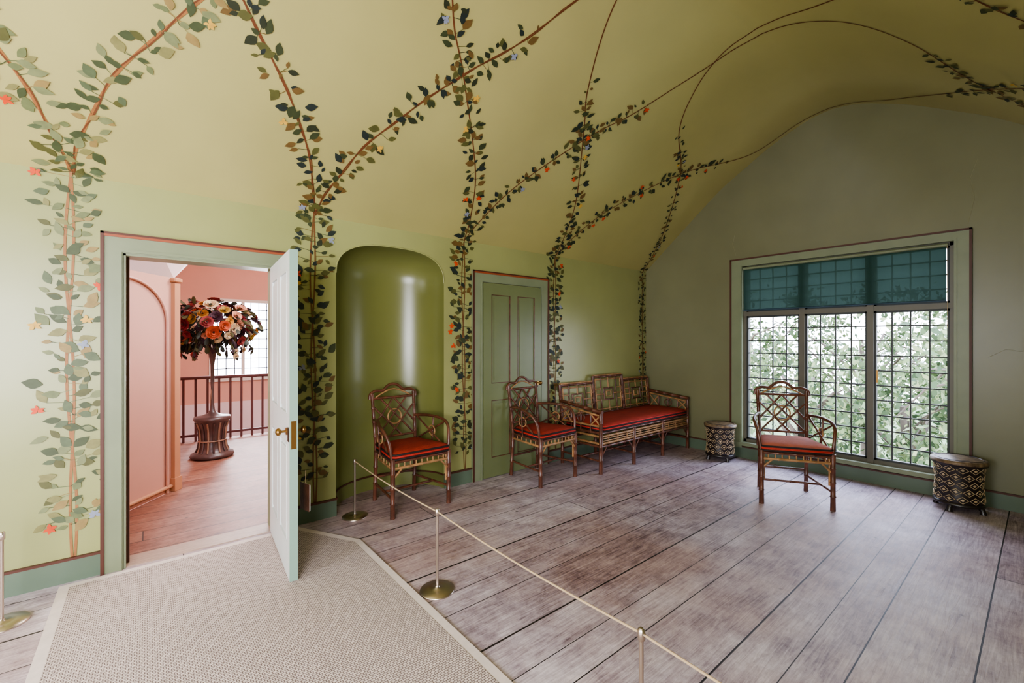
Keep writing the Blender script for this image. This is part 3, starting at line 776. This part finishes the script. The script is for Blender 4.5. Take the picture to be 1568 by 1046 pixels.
def bloom(pos,nrm,r,m):
    u,v_,nv=frame(nrm,U(0,6)); n_=random.choice((6,7,8))
    for ly,(sc_,lf) in enumerate(((1,.35),(.7,.8),(.42,1.2))):
        for k in range(n_):
            a=2*math.pi*(k+.5*ly)/n_; dn=u*math.cos(a)+v_*math.sin(a); sd=v_*math.cos(a)-u*math.sin(a)
            petal(g,pos+nv*.008*ly,dn,nv,sd,r*sc_,r*sc_*.95,lf,m)
    g.ball(pos+nv*.012,r*.2,cen,seg=8,rg=5)
N_=110
for i in range(N_):
    z=1-2*(i+.5)/N_; ph=i*2.399963; rr_=math.sqrt(max(0,1-z*z)); dn=Vector((rr_*math.cos(ph),rr_*math.sin(ph),z))
    k=U(.8,1.15)
    pos=C+Vector((dn.x*RX*k,dn.y*RX*k,dn.z*RZ*k)); 
    if z>-.75: bloom(pos,dn+Vector((U(-.3,.3),U(-.3,.3),U(-.2,.3))),U(.045,.085),random.choice(fc))
for i in range(400):
    dn=Vector((U(-1,1),U(-1,1),U(-1,1))); 
    if dn.length<.1: continue
    dn.normalize(); k=U(.5,1.12); pos=C+Vector((dn.x*RX*k,dn.y*RX*k,dn.z*RZ*k))
    ax,sd,nv=frame(dn+Vector((U(-.5,.5),U(-.5,.5),U(-.8,.2))),U(0,6))
    petal(g,pos,(nv+Vector((0,0,-.5))).normalized(),ax,sd,U(.07,.13),U(.03,.06),.3,random.choice(gl))
for i in range(14):
    a=U(0,6.28); r0=U(.1,.40); st=Vector((r0*math.cos(a),r0*math.sin(a),1.565-.19)); pts=[st]
    ln=U(.08,.17)
    for k in range(1,5): pts.append(st+Vector((.10*k/4*math.cos(a),.10*k/4*math.sin(a),-ln*(k/4)**1.3)))
    g.tube(pts,.003,gl[1],5)
    for q in pts[1:]:
        for _ in range(2):
            ax,sd,nv=frame(Vector((U(-1,1),U(-1,1),-1)),U(0,6)); petal(g,q,nv,ax,sd,U(.05,.08),.035,.3,random.choice(gl))
    if R()<.6: bloom(pts[-1],Vector((math.cos(a),math.sin(a),-.2)),.04,random.choice(fc))
for k in range(10):
    a=2*math.pi*k/10; g.tube([(0,0,1.2),(.1*math.cos(a),.1*math.sin(a),1.34),(.3*math.cos(a),.3*math.sin(a),1.5)],.006,gl[0],5)
g.build('bouquet',parent=fs_)

# ------------------------------------------------------------------ outside
tl=[mat('foliage_'+str(i),c,.7) for i,c in enumerate(((84,104,64),(108,128,84),(64,84,52),(136,148,104)))]
bark=mat('bark',(100,90,78),.9,.2,6)
grass=mat('grass',(100,118,78),.9,.2,2)
gd=MB(); gd.b2((7,-20,-3.1),(40,25,-3),grass); gd.build('ground')
for ti,(tx,ty,tz,rad) in enumerate(((10.5,3.2,-.2,1.7),(10.2,.3,.2,1.6),(12.5,5.5,.8,2.2),(12.2,1.8,-.8,1.9),(13.5,-1.5,.6,2.3),(11.0,5.6,-1.2,1.8),(15.5,3.2,.6,2.6),(15.5,.2,-.4,2.4))):
    t=MB(); cz=tz
    t.tube([(0,0,-3.02-0),(.1,0,(cz-3)/2),(0,.1,cz+.8)],[.16,.12,.05],bark,8)
    for k in range(9):
        a=U(0,6.28); t.tube([(0,0,cz-rad*.5+k*.15),(rad*.4*math.cos(a),rad*.4*math.sin(a),cz+k*.12),(rad*.85*math.cos(a),rad*.85*math.sin(a),cz+U(-.3,.9)*rad*.6)],[.05,.03,.01],bark,5)
    cl=[(Vector((U(-1,1),U(-1,1),U(-.9,.9)))*rad*.8,U(.3,.6)) for _ in range(26)]
    for i in range(2900):
        c0,cr_=random.choice(cl); dn=Vector((random.gauss(0,1),random.gauss(0,1),random.gauss(0,1)))*cr_*.5
        pos=c0+dn+Vector((0,0,cz)); ax,sd,nv=frame(Vector((U(-1,1),U(-1,1),U(-.3,1))),U(0,6)); L=U(.05,.10)
        t.add([pos-ax*L,pos+sd*L*.5,pos+ax*L,pos-sd*L*.5],[(0,1,2,3)],random.choice(tl))
    t.build('garden_tree',(tx,ty,0))

# ------------------------------------------------------------------ lights
wd=bpy.data.worlds.new('sky'); bpy.context.scene.world=wd; wd.use_nodes=True
nt=wd.node_tree; bg=nt.nodes['Background']
tc=nt.nodes.new('ShaderNodeTexCoord'); sp=nt.nodes.new('ShaderNodeSeparateXYZ'); nt.links.new(tc.outputs['Generated'],sp.inputs[0])
cr=nt.nodes.new('ShaderNodeValToRGB'); e=cr.color_ramp.elements
e[0].position=.0; e[0].color=(.80,.84,1,1); e[1].position=1; e[1].color=(.60,.70,1,1)
nt.links.new(sp.outputs['Z'],cr.inputs['Fac']); nt.links.new(cr.outputs[0],bg.inputs['Color']); bg.inputs['Strength'].default_value=12.0
def area(name,loc,rot,sx,sy,e,col,portal=False):
    d=bpy.data.lights.new(name,'AREA'); d.shape='RECTANGLE'; d.size=sx; d.size_y=sy; d.energy=e; d.color=col
    o=bpy.data.objects.new(name,d); bpy.context.scene.collection.objects.link(o); o.location=loc; o.rotation_euler=rot
    if portal: d.cycles.is_portal=True
    return o
area('portal_east',(XE+.2,1.395,1.22),(0,math.radians(90),0),2.0,1.75,1,(1,1,1),True)
area('south_window_light',((SX0+SX1)/2,YS-.05,1.4),(math.radians(90),0,0),1.7,1.35,230,(.98,.96,1.0))
area('west_window_light',(XW-.05,1.4,1.45),(0,math.radians(-90),0),1.4,1.5,62,(.98,.96,1.0))
area('landing_window_light',(1.55,8.9,1.4),(math.radians(-90),0,0),1.4,1.3,105,(1,.97,.98))
area('landing_fill_light',(1.6,5.2,2.9),(0,0,0),.8,.8,80,(1,.93,.9))  # unseen fill added overhead to brighten the landing

# ------------------------------------------------------------------ camera
cd=bpy.data.cameras.new('camera'); cam=bpy.data.objects.new('camera',cd); bpy.context.scene.collection.objects.link(cam)
cd.sensor_width=36; cd.lens=675/1568*36; cd.shift_y=-0.002; cd.clip_start=.02
cam.location=(0,0,1.4); cam.rotation_euler=(math.radians(90),0,math.radians(-39.6))
bpy.context.scene.camera=cam
bpy.context.scene.view_settings.view_transform='AgX'
bpy.context.scene.view_settings.look='AgX - Medium High Contrast'
